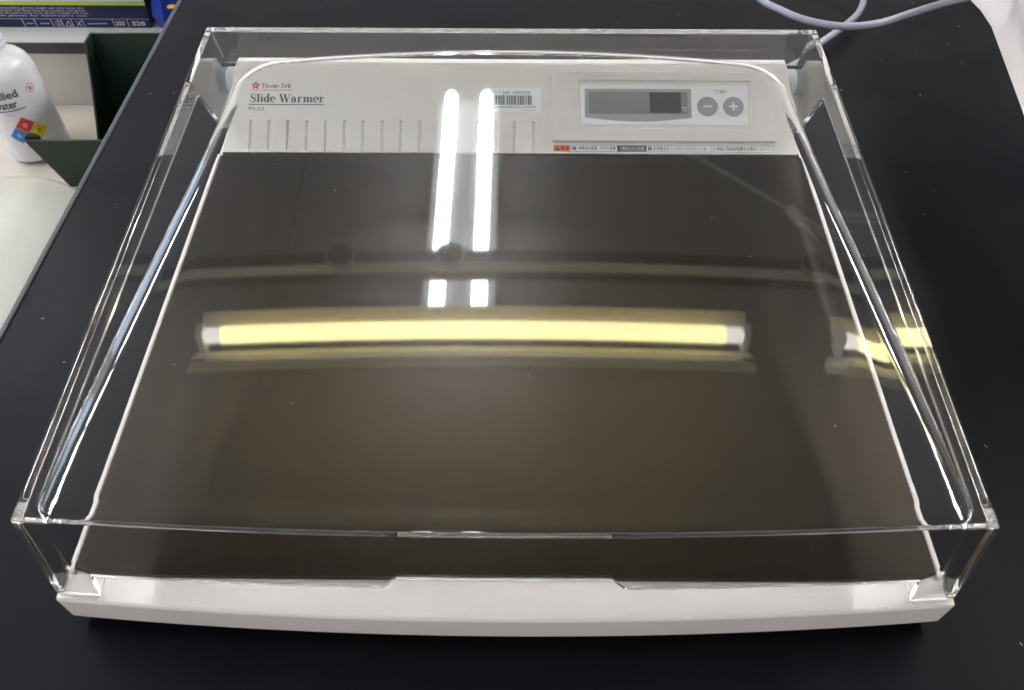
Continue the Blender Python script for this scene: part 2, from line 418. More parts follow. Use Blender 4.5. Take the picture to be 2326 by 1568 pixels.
# rim strips either side of the plate and along the console foot
for s in (-1, 1):
    xa, xb = sorted((s*198.7, s*201.3)); b = MB(); b.box((xa, -329, 26.1), (xb, -1, 28.8)); b.out('plate_rim', 'white_plastic', SW, bevel=0.8, seg=3)
# hot plate
pl = []
for i in range(41):
    x = -198.4+396.8*i/40; yy = -330.6-0.6*(1-(x/198.4)**2)
    if i in (0, 40): yy += 4
    pl.append((x, yy))
pl += [(198.4, -3), (195.4, -0.3), (-195.4, -0.3), (-198.4, -3)]
b = MB(); b.prism([(a, c, 26.1) for a, c in pl], [(a, c, 29) for a, c in pl]); b.out('hot_plate', 'plate', SW, bevel=0.7, seg=3)
# foot pads under the cover corners
for s in (-1, 1):
    xa, xb = sorted((s*203.2, s*184)); b = MB(); b.prism([(xa, -343.8, 25.9), (xb, -343.8-(.6), 25.9), (xb, -328, 25.9), (xa, -328, 25.9)], [(xa, -343.4, 26.7), (xb, -343.8, 26.7), (xb, -328, 26.7), (xa, -328, 26.7)]); b.out('corner_pad', 'white_plastic', SW, bevel=0.4)
# feet
for x in (-180, 180):
    for yy in (-318, 60):
        b = MB(); b.lathe((x, yy, 0), [(9, 0), (10, 1), (10, 6)], 20); b.out('rubber_foot', 'print_black', SW)

# console: slope face with recessed grooves, shelf, back
def cellgrid(xb, sb, hf, mapf, skirt=None):
    """height cells; walls where heights differ"""
    v = []; f = []
    def quad(a): n = len(v); v.extend(a); f.append((n, n+1, n+2, n+3))
    nx, ns = len(xb)-1, len(sb)-1
    H = [[hf((xb[i]+xb[i+1])/2, (sb[j]+sb[j+1])/2) for j in range(ns)] for i in range(nx)]
    for i in range(nx):
        for j in range(ns):
            h = H[i][j]
            quad([mapf(xb[i], sb[j], h), mapf(xb[i+1], sb[j], h), mapf(xb[i+1], sb[j+1], h), mapf(xb[i], sb[j+1], h)])
            for (i2, j2, e) in ((i+1, j, 0), (i, j+1, 1)):
                h2 = H[i2][j2] if i2 < nx and j2 < ns else skirt
                if h2 is not None and h2 != h:
                    if e == 0: quad([mapf(xb[i+1], sb[j], h), mapf(xb[i+1], sb[j+1], h), mapf(xb[i+1], sb[j+1], h2), mapf(xb[i+1], sb[j], h2)])
                    else: quad([mapf(xb[i], sb[j+1], h), mapf(xb[i+1], sb[j+1], h), mapf(xb[i+1], sb[j+1], h2), mapf(xb[i], sb[j+1], h2)])
            if skirt is not None:
                if i == 0: quad([mapf(xb[0], sb[j], h), mapf(xb[0], sb[j+1], h), mapf(xb[0], sb[j+1], skirt), mapf(xb[0], sb[j], skirt)])
                if j == 0: quad([mapf(xb[i], sb[0], h), mapf(xb[i+1], sb[0], h), mapf(xb[i+1], sb[0], skirt), mapf(xb[i], sb[0], skirt)])
    return v, f
GX = [-179.4+13.0*i for i in range(16)]
def SLD(x, s, n):
    k = 1-0.026*(s/62.7) if abs(x) > 190 else 1+0.0008*s/10  # slight draft of the ends
    return SL(x*k, s, n)
xb = [-197.8]
for g in GX: xb += [g-.85, g+.85]
xb += [28.0, 110, 182, 197.8]
sb = [0, 1.3, 23.2, 62.7]
def hf(x, s): return -1.3 if (1.3 < s < 23.2 and any(abs(x-g) < .8 for g in GX)) else 0.0
v, f = cellgrid(xb, sb, hf, SLD)
cons = MB(); cons.add(v, f)
hw = 197.8; hwt = 197.8*(1-0.026); yt, zt_ = SL(0, 62.7)[1:]
# shelf and back, ends
sx = list(xb)
def strip(y0, z0, w0, y1, z1, w1):
    for i in range(len(sx)-1):
        a, c = sx[i]/hw, sx[i+1]/hw
        cons.add([(a*w0, y0, z0), (c*w0, y0, z0), (c*w1, y1, z1), (a*w1, y1, z1)], [(0, 1, 2, 3)])
# top row uses the drafted x of the slope edge so the seam closes
top = [SLD(x, 62.7, 0)[0] for x in xb]
for i in range(len(xb)-1):
    cons.add([(top[i], yt, zt_), (top[i+1], yt, zt_), (top[i+1], 66.5, 65.6), (top[i], 66.5, 65.6)], [(0, 1, 2, 3)])
    cons.add([(top[i], 66.5, 65.6), (top[i+1], 66.5, 65.6), (top[i+1]*1.01, 72, 26), (top[i]*1.01, 72, 26)], [(0, 1, 2, 3)])
for s in (-1, 1):
    e = [SLD(s*hw, ss, 0) for ss in sb]
    cons.add(e+[(s*abs(top[0]), 66.5, 65.6), (s*abs(top[0])*1.01, 72, 26), (s*hw, 0, 26)], [(0, 1, 2, 3, 4, 5, 6)])
CON = cons.out('console', 'console_plastic', SW, bevel=0.5, seg=3)
# raised control pad with recess
pb = [28.7, 46.2, 166, 181.6]; ps = [8.6, 17.9, 53, 59.9]
v, f = cellgrid(pb, ps, lambda x, s: 0.7 if (46.2 < x < 166 and 17.9 < s < 53) else 2.0, SL, skirt=0.02)
PAD = build('control_pad', v, f, 'console_plastic', SW, bevel=0.9, seg=4)
OV = sheet('control_overlay', rrect(48.2, 20.8, 164, 50.0, 1.8), 0.72, 1.15, 'overlay_white', SW, bevel=0.12)
dpts = [(51.1, 47.1), (51.1, 26.0)]+[(51.1+73.6*i/12, 26.0-3.0*math.sin(math.pi*i/12)) for i in range(1, 12)]+[(124.7, 26.0), (124.7, 47.1)]
DW = sheet('display_window', dpts, 1.16, 1.22, 'panel_grey', OV)
sheet('display_glass', rect(54, 28.7, 122.1, 44.8), 1.23, 1.27, 'window_grey', OV)
sheet('number_screen', rrect(95.9, 29.5, 117.6, 44.6, .5), 1.28, 1.34, 'lcd_dark', OV)
text_on('degree_sign', '°C', (117.9, 30.6, 121.7, 34.0), 1.30, 'print_white', OV)
text_on('temperature_word', 'TEMP.', (140.1, 43.8, 150.3, 46.7), 1.18, 'print_grey', OV, bold=0.004)
for cx, sg in ((135.8, 'minus'), (153.6, 'plus')):
    bt = sheet('button', circ(cx, 34.3, 7.15), 1.16, 1.5, 'button_grey', SW, bevel=0.15)
    bt["label"] = "round grey %s button" % sg
    bb = MB(); bb.prism([SL(x, s, 1.51) for x, s in rect(cx-3.1, 33.6, cx+3.1, 35.0)], [SL(x, s, 1.56) for x, s in rect(cx-3.1, 33.6, cx+3.1, 35.0)])
    if sg == 'plus':
        for s0, s1 in ((31.2, 33.55), (35.05, 37.4)): bb.prism([SL(x, s, 1.51) for x, s in rect(cx-.7, s0, cx+.7, s1)], [SL(x, s, 1.56) for x, s in rect(cx-.7, s0, cx+.7, s1)])
    bb.out('%s_sign' % sg, 'print_white', bt)
# warning sticker
n0 = 0.03
WS = sheet('warning_sticker', rrect(28.5, 0.9, 180.8, 6.9, .5), n0, 0.10, 'label_white', SW)
def wf(x0, x1, name, m): return sheet(name, rect(x0, 1.8, x1, 6.0), 0.11, 0.13, m, WS)
b = MB()
for x0, s0, x1, s1 in ((29.3, 1.45, 180.0, 1.75), (29.3, 6.05, 180.0, 6.35), (29.3, 1.75, 29.6, 6.05), (179.7, 1.75, 180.0, 6.05), (40.9, 1.75, 41.2, 6.05)): b.prism([SL(x, s, .11) for x, s in rect(x0, s0, x1, s1)], [SL(x, s, .13) for x, s in rect(x0, s0, x1, s1)])
b.out('sticker_border', 'label_darkgrey', WS)
wf(29.7, 40.8, 'orange_field', 'label_orange'); wf(73.3, 74.8, 'dark_bar', 'print_black'); wf(75.0, 92.6, 'grey_field', 'label_darkgrey'); wf(92.6, 93.2, 'divider', 'print_black')
b = MB(); b.add([SL(30.6, 2.4, .15), SL(33.6, 2.4, .15), SL(32.1, 5.3, .15)], [(0, 1, 2)]); b.out('warning_triangle', 'print_black', WS)
b = MB(); b.add([SL(x, s, .17) for x, s in rect(31.95, 3.1, 32.25, 4.4)], [(0, 1, 2, 3)]); b.out('exclamation_mark', 'label_orange', WS)
for cx in (43.6, 95.5):
    b = MB(); b.add([SL(x, s, .15) for x, s in circ(cx, 3.9, 1.5, 20)], [tuple(range(20))]); dd = b.out('blue_disc', 'label_blue', WS)
    b = MB(); b.add([SL(x, s, .17) for x, s in rect(cx-.25, 3.5, cx+.25, 4.9)], [(0, 1, 2, 3)]); b.add([SL(x, s, .17) for x, s in rect(cx-.25, 2.8, cx+.25, 3.2)], [(0, 1, 2, 3)]); b.out('exclamation_mark', 'print_white', WS)
text_on('warning_words', '警 告', (34.7, 2.6, 39.9, 5.2), .15, 'print_black', WS, bold=.01)
text_on('hot_plate_words', '伸展板は高温　ヤケド注意', (46.6, 2.6, 72.0, 5.3), .15, 'print_black', WS, bold=.01)
text_on('grey_field_words', '使用上のご注意', (76.2, 2.6, 91.6, 5.3), .15, 'print_white', WS, bold=.004)
text_on('reading_words', '本装置を正しくお使いいただくため、ご使用前に取扱説明書をお読みください。', (97.8, 2.6, 178.6, 5.3), .15, 'print_black', WS, bold=.006)
# serial label
SN = sheet('serial_label', rect(-17.9, 30.0, 21.0, 47.9), n0, 0.10, 'label_white', SW)
text_on('serial_number', 'S/N 14874338', (-5.6, 43.0, 13.2, 45.6), .12, 'print_black', SN)
text_on('code_standard', 'GS1-128', (-12.6, 44.0, -6.4, 45.6), .12, 'print_grey', SN)
text_on('code_digits', '(01)04946433600218(21)14874338', (-13.6, 32.7, 17.0, 34.6), .12, 'print_black', SN)
text_on('form_number', 'P93-224-00', (9.0, 30.9, 17.0, 32.2), .12, 'print_grey', SN)
b = MB(); x = -12.2; rr = random.Random(3)
while x < 14.4:
    w_ = rr.choice((.25, .25, .5, .75)); b.add([SL(a, s, .12) for a, s in rect(x, 35.4, min(x+w_, 14.8), 42.4)], [(0, 1, 2, 3)]); x += w_+rr.choice((.25, .25, .5, .5))
b.out('barcode', 'print_black', SN)
# brand print
NP = 0.06
b = MB()
for k in range(5):
    a = math.radians(90+72*k); ca, sa = math.cos(a), math.sin(a); pts = []
    for i in range(16):
        t = 2*math.pi*i/16; u = 1.62+1.22*math.cos(t); vv = .74*math.sin(t)*(1+.25*math.cos(t))
        pts.append(SL(-177.4+u*ca-vv*sa, 48.9+u*sa+vv*ca, NP+.003*k))
    b.add(pts, [tuple(range(16))])
FL = b.out('flower_emblem', 'print_red', SW)
text_on('small_maker_word', 'SAKURA', (-181.1, 45.0, -174.7, 45.8), NP, 'print_red', SW)
b = MB(); b.add([SL(x, s, NP) for x, s in rect(-174.0, 45.2, -151.6, 45.6)], [(0, 1, 2, 3)]); b.out('red_rule', 'print_red', SW)
serif_text('brand_word', 'Tissue-Tek', -173.4, -152.6, 47.2, 3.35, NP, 'print_slate', SW)
serif_text('product_name', 'Slide Warmer', -181.3, -129.3, 36.5, 6.1, NP, 'print_slate', SW)
b = MB(); b.add([SL(x, s, NP) for x, s in rect(-181.8, 34.5, -129.4, 35.15)], [(0, 1, 2, 3)]); b.out('name_rule', 'print_slate', SW)
text_on('model_number', 'PS-53', (-181.4, 30.4, -170.7, 33.0), NP, 'print_slate', SW)

# hinge pins
for s in (-1, 1):
    b = MB(); b.tube([(s*193.5, 56, 52), (s*199.6, 56, 52), (s*200.3, 56, 52)], [9.0, 9.0, 8.2], 28); b.out('hinge_pin', 'knob_white', SW, smooth=True)

# ------------------------------------------------------------------ clear cover: one closed moulding
K = 14.376/387.2
def ztop(y): return 84.78+K*(y+340.93)
HWc = 204.2; YB = 46.3; TH = 3.0
WT = [(-345, 195.2), (-321, 194.9), (-300, 193.8), (-248, 189.9), (-186, 184.6), (-125, 179.0), (-67, 174.8), (-45, 173.2), (-20, 172.2), (40, 171)]
def wy(y):
    for (a, c), (a2, c2) in zip(WT, WT[1:]):
        if y <= a2: return c+(c2-c)*max(0, (y-a))/(a2-a)
    return WT[-1][1]
def dome(x, y):
    a = wy(y)-abs(x); bb = 15.8-5.4e-4*x*x-y; c = y-(bow(x, 6.8)+1.2)
    def comb(a, b_, r):
        if a < r and b_ < r: return r-math.hypot(r-a, r-b_)
        return min(a, b_)
    d = min(comb(a, bb, 26), comb(a, c, 9))
    if d <= 0: return 0.0
    wd = 10.5
    t = min(1, d/wd)
    f = 1-(1-t)**2.3
    foot = min(1, d/1.6); f *= foot*foot*(3-2*foot)
    far = min(1, max(0, d-2)/22); far = far*far*(3-2*far)
    yf_ = max(0, min(1, (y+342)/55)); f *= .5+.5*yf_*yf_*(3-2*yf_)
    return 5.0*f + 2.6*(.5+.5*yf_)*(1-(x/195)**2)*(t*t*(3-2*t)) + 0.25*far
def samples(lo, hi, breaks):
    """spacing: list of (position, step)"""
    out = [lo]
    while out[-1] < hi-1e-6:
        p = out[-1]; st_ = 7.0
        for q0, q1, s_ in breaks:
            if q0 <= p < q1: st_ = s_
        out.append(min(hi, p+st_))
    return out
xs_ = [0.0]; pos = samples(0, 201, [(150, 180, 1.8), (180, 196, .8), (196, 201, 1.2)])
extra = [46.9, 53.0, 183.8, 184.4, 195.0, 201.0, HWc]
px = sorted(set([round(a, 4) for a in pos]+extra))
flt = []
for a in px:
    if flt and a-flt[-1] < .35 and a not in extra: continue
    if flt and a-flt[-1] < .35 and flt[-1] not in extra: flt.pop()
    flt.append(a)
XS = [-a for a in reversed(flt[1:])]+flt
sy = samples(-338.8, 43.1, [(-338.8, -318, 0.9), (-40, 43, 0.9)])
YS = [None]+sy+[YB]            # None = bowed front edge
cov = MB()
nX, nY = len(XS), len(YS)
def ypos(i, j, inner=False):
    x = XS[i]
    yf0 = bow(x, 6.8)
    if j == 0: return yf0
    y = YS[j]
    if j == nY-1: return y
    # blend rows near the front so that they follow the bow
    t = max(0, min(1, (-290-y)/48.8)) if y < -290 else 0
    return y+(yf0+342)*t
def zt(x, y): return ztop(y)+dome(x, y)
def xw(x, y):
    k = wy(y); a = abs(x)
    a = a*k/195.0 if a <= 195 else (k+(a-195)/6.0*(201-k) if a <= 201 else a)
    return math.copysign(a, x)
def tv(i, j):
    y = ypos(i, j); x = XS[i] if j == 0 else xw(XS[i], y)
    return (x, y, zt(x, y))
topv = [[tv(i, j) for j in range(nY)] for i in range(nX)]
ii0, ii1 = XS.index(-201.0), XS.index(201.0)
jj0, jj1 = 1, nY-2
for i in range(nX-1):
    for j in range(nY-1):
        cov.add([topv[i][j], topv[i+1][j], topv[i+1][j+1], topv[i][j+1]], [(0, 1, 2, 3)])
def under(i, j):
    x, y, z = topv[i][j]
    return (x, y, z-TH)
for i in range(ii0, ii1):
    for j in range(jj0, jj1):
        cov.add([under(i, j), under(i+1, j), under(i+1, j+1), under(i, j+1)], [(3, 2, 1, 0)])
# side wall outline below the top edge, from the front foot round to the back: (y, z)
def rnd(p, a, c, r, n=5):
    p, a, c = Vector(p), Vector(a), Vector(c)
    u = (a-p).normalized(); w2 = (c-p).normalized(); s0 = p+u*r; s1 = p+w2*r
    return [tuple(s0*(1-t)**2+p*2*t*(1-t)+s1*t*t) for t in [k/n for k in range(n+1)]]
YFc = -342.0
YBb, ZBb = 62.0, 63.5
low_raw = [(YFc+.3, 27.4), (-333.5, 27.4), (-327.5, 31), (-326, 73.2), (-9, 80.0), (27, 28.5), (34, 28.5), (54, 37), (66.5, 50), (YBb, ZBb)]
low = [low_raw[0], low_raw[1]]
low += rnd(low_raw[2], low_raw[1], low_raw[3], 3)
low += rnd(low_raw[3], low_raw[2], low_raw[4], 5)
low += rnd(low_raw[4], low_raw[3], low_raw[5], 4)
low += rnd(low_raw[5], low_raw[4], low_raw[6], 2.5, 3)
low += rnd(low_raw[7], low_raw[6], low_raw[8], 8)
low += rnd(low_raw[8], low_raw[7], low_raw[9], 6)
low += [low_raw[9]]
DR = 0.022
def xo(y, z): return HWc-DR*(ztop(y)-z)
def xi(y, z): return 201.0-DR*(ztop(y)-z-TH)
yin_f = lambda x: ypos(XS.index(x), 1)
for s in (-1, 1):
    ie = 0 if s < 0 else nX-1; iin = ii0 if s < 0 else ii1
    outer_top = [topv[ie][j] for j in range(nY)]
    outer_low = [(s*xo(y, z), y, z) for y, z in low]
    # outer face
    cov.add(outer_top+list(reversed(outer_low)), [tuple(range(len(outer_top)+len(outer_low)))])
    # inner face: its front and back ends stop at the inner faces of the front and back walls
    inner_top = [under(iin, j) for j in range(jj0, jj1+1)]
    il = list(low)
    il[0] = (YFc+.3+3.1, 27.4); il[-1] = (YBb-3.2, ZBb)
    inner_low = [(s*xi(y, z), y, z) for y, z in il]
    cov.add(inner_top+list(reversed(inner_low)), [tuple(range(len(inner_top)+len(inner_low)))])
    # edge strip between them
    for k in range(len(low)-1):
        cov.add([outer_low[k], outer_low[k+1], inner_low[k+1], inner_low[k]], [(0, 1, 2, 3)])
# front wall: outer face from the bowed top edge, inner face from the under-sheet
def zb(x):
    a = abs(x)
    if a <= 46.95: return 51.5
    if a <= 53.0: return 51.5-(a-46.95)/6.05*7.5
    if a <= 183.9: return 44.0
    return 27.4
fo = []; fi = []
for i in range(nX):
    x = XS[i]; z = zb(x); y = bow(x, 6.8)+.3*(84.8-z)/57
    if i in (0, nX-1): fo.append((math.copysign(xo(low[0][0], low[0][1]), x), low[0][0], low[0][1]))
    else: fo.append((x*(1-.006*(84.8-z)/57), y, z))
for i in range(ii0, ii1+1):
    x = XS[i]; z = zb(x); y = ypos(i, 1)+.3*(84.8-z)/57
    if i in (ii0, ii1): fi.append((math.copysign(xi(YFc+3.4, 27.4), x), YFc+3.4, 27.4))
    else: fi.append((x*(1-.006*(84.8-z)/57), y, z))
for i in range(nX-1):
    cov.add([topv[i][0], topv[i+1][0], fo[i+1], fo[i]], [(0, 1, 2, 3)])
for k in range(len(fi)-1):
    i = ii0+k
    cov.add([under(i, 1), under(i+1, 1), fi[k+1], fi[k]], [(0, 1, 2, 3)])
    cov.add([fo[i], fo[i+1], fi[k+1], fi[k]], [(0, 1, 2, 3)])
for a, bq, c in ((0, 1, 0), (nX-1, nX-2, len(fi)-1)):
    cov.add([fo[a], fo[bq], fi[c]], [(0, 1, 2)])
# back wall
bo = []; bi = []
for i in range(nX):
    x = XS[i]; bo.append((math.copysign(xo(YBb, ZBb), x) if i in (0, nX-1) else x*(xo(YBb, ZBb)/HWc), YBb, ZBb))
for i in range(ii0, ii1+1):
    x = XS[i]; bi.append((math.copysign(xi(YBb-3.2, ZBb), x) if i in (ii0, ii1) else x*(xo(YBb, ZBb)/HWc), YBb-3.2, ZBb))
for i in range(nX-1): cov.add([topv[i][-1], topv[i+1][-1], bo[i+1], bo[i]], [(0, 1, 2, 3)])
for k in range(len(bi)-1):
    i = ii0+k
    cov.add([under(i, jj1), under(i+1, jj1), bi[k+1], bi[k]], [(0, 1, 2, 3)])
    cov.add([bo[i], bo[i+1], bi[k+1], bi[k]], [(0, 1, 2, 3)])
for a, bq, c in ((0, 1, 0), (nX-1, nX-2, len(bi)-1)):
    cov.add([bo[a], bo[bq], bi[c]], [(0, 1, 2)])
COVER = cov.out('cover', 'acrylic', SW, bevel=0.6, seg=3)
COVER.data.materials.append(MAT['acrylic_satin'])
for p in COVER.data.polygons:
    c_ = p.center; wz = (c_.z+COVER.location.z if False else c_.z)
    if p.normal.z < -0.9 and c_.z*1000 < 60 and (c_.y*1000-140) < -338: p.material_index = 1
COVER["label"] = "clear moulded cover with a domed top and open sides"
_bm = bmesh.new(); _bm.from_mesh(COVER.data); print("COVER nonmanifold", sum(1 for e in _bm.edges if not e.is_manifold), len(_bm.faces)); _bm.free()

# ================================================================== OBJECTS BESIDE THE BENCH (left, lower counter)
# wash bottle
BC = (-547, 411, -250); BR = 33.5
r = empty('water_bottle', BC, 'white plastic distilled water bottle with red, blue and yellow hazard diamond', 'bottle')
b = MB(); b.lathe(BC, [(30, 0), (33, 1.5), (33.5, 5), (33.5, 94), (33, 100), (30, 110), (24, 118), (16, 124), (13.5, 127)], 64); b.out('body', 'bottle', r, smooth=True)
b = MB(); b.lathe((BC[0], BC[1], BC[2]+127.2), [(15.5, 0), (16.5, 1.5), (16.5, 5), (15.8, 6), (16.5, 8), (16.5, 12), (15.8, 13), (16.5, 15), (16.5, 22), (14, 24)], 48); b.out('cap', 'bottle', r, smooth=True)
def CY(x, s, n):   # x = arc length from the direction towards the viewer, s = height
    a = math.radians(-62)+x/BR
    return (BC[0]+(BR+n)*math.cos(a), BC[1]+(BR+n)*math.sin(a), BC[2]+s)
def cyl_sheet(name, x0, s0, x1, s1, n, m):
    b = MB(); N = 8
    vs = [CY(x0+(x1-x0)*i/N, s, n) for s in (s0, s1) for i in range(N+1)]
    b.add(vs, [(i, i+1, N+2+i, N+1+i) for i in range(N)]); return b.out(name, m, r)
text_on('name_word', 'Distilled', (-36, 82, 4.5, 91), .45, 'print_black', r, mapf=CY, bold=.015)
text_on('name_word', 'water', (-25, 70.5, 0, 78.5), .45, 'print_black', r, mapf=CY, bold=.015)
text_on('formula', 'H₂O', (-16, 61, -6, 65.2), .15, 'print_grey', r, mapf=CY)
cyl_sheet('blue_rule', -38, 67.0, 6, 68.4, .15, 'label_blue')
def dia(x, s, d, nm, m):
    b = MB(); N = 8
    g = [[(x+(u-v)*d/N, s-d+(u+v)*d/N) for v in range(N+1)] for u in range(N+1)]
    for u in range(N):
        for v in range(N): b.add([CY(*g[a][c], .3) for a, c in ((u, v), (u+1, v), (u+1, v+1), (u, v+1))], [(0, 1, 2, 3)])
    b.out(nm, m, r)
dia(-3, 48, 10.5, 'red_diamond', 'ghs_red'); dia(8, 37, 10.5, 'yellow_diamond', 'ghs_yellow'); dia(-14, 37, 10.5, 'blue_diamond', 'ghs_blue'); dia(-3, 26, 10.5, 'white_diamond', 'print_white')
for tx, ty, mm_ in ((-3, 48, 'print_white'), (-14, 37, 'print_white'), (8, 37, 'print_black')):
    text_on('hazard_number', '0', (tx-1.7, ty-2.8, tx+1.7, ty+2.8), .5, mm_, r, mapf=CY)
b = MB()
for i in range(20):
    a0, a1 = 2*math.pi*i/20, 2*math.pi*(i+1)/20
    b.add([CY(20+q_*math.cos(a), 85+q_*math.sin(a), .25) for a in (a0, a1) for q_ in (4.4, 5.0)], [(0, 1, 3, 2)])
b.add([CY(*p, .2) for p in ((16.8, 87.6), (17.4, 88.2), (23.2, 82.4), (22.6, 81.8))], [(0, 1, 2, 3)])
b.add([CY(*p, .2) for p in ((18.5, 82.5), (20.8, 82.2), (20.5, 87.8), (19.0, 86.5))], [(0, 1, 2, 3)])
b.out('no_fire_mark', 'ghs_red', r)

r.rotation_euler = (0, math.radians(-6), 0); r.location.x -= .002; r.location.z += .0035
# green plastic file holders
def holder(name_label, x0, x1, y0, y1, zb_, zf, zbk):
    r = empty('file_holder', ((x0+x1)/2, (y0+y1)/2, zb_), name_label, 'file holder', 'green plastic file holders')
    t = 2.6
    b = MB(); b.box((x0, y0, zb_), (x1, y1, zb_+t)); b.out('bottom', 'green_plastic', r)
    b = MB(); b.box((x0, y0, zb_+t), (x1, y0+t, zf)); b.out('front_wall', 'green_plastic', r, bevel=.8)
    b = MB(); b.box((x0, y1-t, zb_+t), (x1, y1, zbk)); b.out('back_wall', 'green_plastic', r, bevel=.8)
    for xa in (x0, x1-t):
        prof = [(y0+t, zb_+t), (y1-t, zb_+t), (y1-t, zbk), (y1-22, zbk)]
        for i in range(1, 9):
            u = i/9; prof.append((y1-22+(y0+t-y1+22)*u, zbk+(zf-zbk)*(u**.8)))
        prof.append((y0+t, zf))
        b = MB(); b.prism([(xa, a, c) for a, c in prof], [(xa+t, a, c) for a, c in prof]); b.out('side_wall', 'green_plastic', r, bevel=.6)
    return r
def panelbox(label, A, Bq, Cc, m='green_plastic'): pass
# rear holder seen into from the front, front holder shows its plain front wall
holder('green file holder at the rear, its tall back wall showing', -464, -370, 356, 440, -250, -240, -117)
fr = empty('file_holder', (-440, 352, -250), 'green file holder in front of the water bottle, showing a plain front wall', 'file holder', 'green plastic file holders')
b = MB(); b.prism([(-526, 338, -189), (-400, 338, -189), (-400, 338, -250), (-494, 338, -250)], [(-526, 341, -189), (-400, 341, -189), (-400, 341, -250), (-494, 341, -250)]); b.out('front_wall', 'green_plastic', fr, bevel=.8)
b = MB(); b.prism([(-486, 341.1, -250), (-400, 341.1, -250), (-400, 352, -250), (-486, 352, -250)], [(-486, 341.1, -247), (-400, 341.1, -247), (-400, 352, -247), (-486, 352, -247)]); b.out('bottom', 'green_plastic', fr)
prof = [(-517+8.5*math.cos(math.radians(a)), -190.5+8*math.sin(math.radians(a))) for a in range(0, 181, 15)]
b = MB(); b.prism([(a, 341.2, c) for a, c in prof], [(a, 343.6, c) for a, c in prof]); b.out('finger_tab', 'green_plastic', fr)

# pale tub low at the left
r = empty('plastic_tub', (-470, -150, -250), 'large pale plastic tub with rounded corners at the left edge of the bench', 'tub')
def rloop(x0, y0, x1, y1, rr, z, n=10):
    return [(a, c, z) for a, c in rrect(x0, y0, x1, y1, rr, n)]
b = MB(); L = []
for dz, ins in ((-150, 10), (-14, 2), (-7, 0), (-2.5, 2), (0, 7), (1.6, 16), (2.2, 40)):
    L.append(rloop(-760+ins, -420+ins, -336-ins, 126-ins, 78-min(ins, 45), -78+dz))
vs = [p for l in L for p in l]; n = len(L[0]); fs = []
for a in range(len(L)-1):
    for k in range(n): fs.append((a*n+k, a*n+(k+1) % n, (a+1)*n+(k+1) % n, (a+1)*n+k))
fs += [tuple(range(n-1, -1, -1)), tuple((len(L)-1)*n+k for k in range(n))]
b.add(vs, fs); b.out('body', 'tub', r, smooth=True, auto=60)

# glove box on the shelf
def GB(x, s, n): return (x, 534.0-n, -162.2+s)
r = empty('glove_box', (-520, 580, -162.2), 'navy and lilac disposable glove box with a lime stripe on the shelf', 'box')
b = MB(); b.box((-700, 534.2, -162.2), (-431, 640, -60)); b.out('carton', 'box_navy', r, bevel=.6)
sheet('lilac_panel', rect(-699, 33.0, -432, 101), .0, .15, 'box_lilac', r, mapf=GB)
sheet('lime_stripe', rect(-699, 28.6, -431.5, 32.6), .0, .2, 'box_lime', r, mapf=GB)
sheet('thin_rule', rect(-699, 11.0, -431.5, 11.35), .0, .2, 'box_lilac', r, mapf=GB)
text_on('gloves_word', 'POWDER-FREE EXAM GLOVES', (-640, 36, -528, 41), .3, 'print_grey', r, mapf=GB, bold=.01)
for k, tt in enumerate(('sterile nitrile examination gloves single use only keep dry', 'ambidextrous beaded cuff latex free non medical use gloves', 'storage in a cool dry place away from direct sunlight and heat', 'disposable gloves for laboratory use')):
    text_on('small_print', tt, (-640+k, 23.6-3.2*k, -505+((k*7) % 5), 26.0-3.2*k), .25, 'box_lilac', r, mapf=GB, bold=.012)
for k, xx in enumerate((-581, -567, -547, -535, -523, -510, -474, -457)):
    b = MB(); b.add([GB(xx, 1, .25), GB(xx+.8, 1, .25), GB(xx-1.2, 10.8, .25), GB(xx-2.0, 10.8, .25)], [(0, 1, 2, 3)]); b.out('divider', 'box_lilac', r)
text_on('count_mark', '250', (-472.5, 3, -461.5, 8.6), .25, 'box_lilac', r, mapf=GB, bold=.03)
text_on('size_mark', 'S28', (-453, 3, -437, 8.6), .25, 'box_lilac', r, mapf=GB, bold=.03)
text_on('single_use_mark', '2', (-541.5, 3.2, -538.5, 7.6), .25, 'box_lilac', r, mapf=GB, bold=.02)
b = MB()
for i in range(18):
    a0, a1 = 2*math.pi*i/18, 2*math.pi*(i+1)/18
    b.add([GB(-540+q_*math.cos(a), 5.4+q_*math.sin(a), .25) for a in (a0, a1) for q_ in (3.4, 4.0)], [(0, 1, 3, 2)])
b.out('round_mark', 'box_lilac', r)
b = MB()
for P0, P1 in (((-532, 2), (-524.6, 2)), ((-532, 2), (-528.3, 8.8)), ((-524.6, 2), (-528.3, 8.8)), ((-519, 2), (-513, 8.8)), ((-513, 2), (-519, 8.8)), ((-506, 5.2), (-482, 5.6))):
    d = Vector((P1[0]-P0[0], P1[1]-P0[1])).normalized()*.45; nn = (-d.y, d.x)
    b.add([GB(P0[0]+nn[0], P0[1]+nn[1], .27), GB(P1[0]+nn[0], P1[1]+nn[1], .27), GB(P1[0]-nn[0], P1[1]-nn[1], .27), GB(P0[0]-nn[0], P0[1]-nn[1], .27)], [(0, 1, 2, 3)])
b.out('pictogram', 'box_lilac', r)
text_on('small_mark', 'latex', (-577.5, 4.6, -570, 6.4), .25, 'box_lilac', r, mapf=GB, bold=.03)
text_on('small_mark', 'nitrile', (-562, 4.6, -551, 6.4), .25, 'box_lilac', r, mapf=GB, bold=.03)

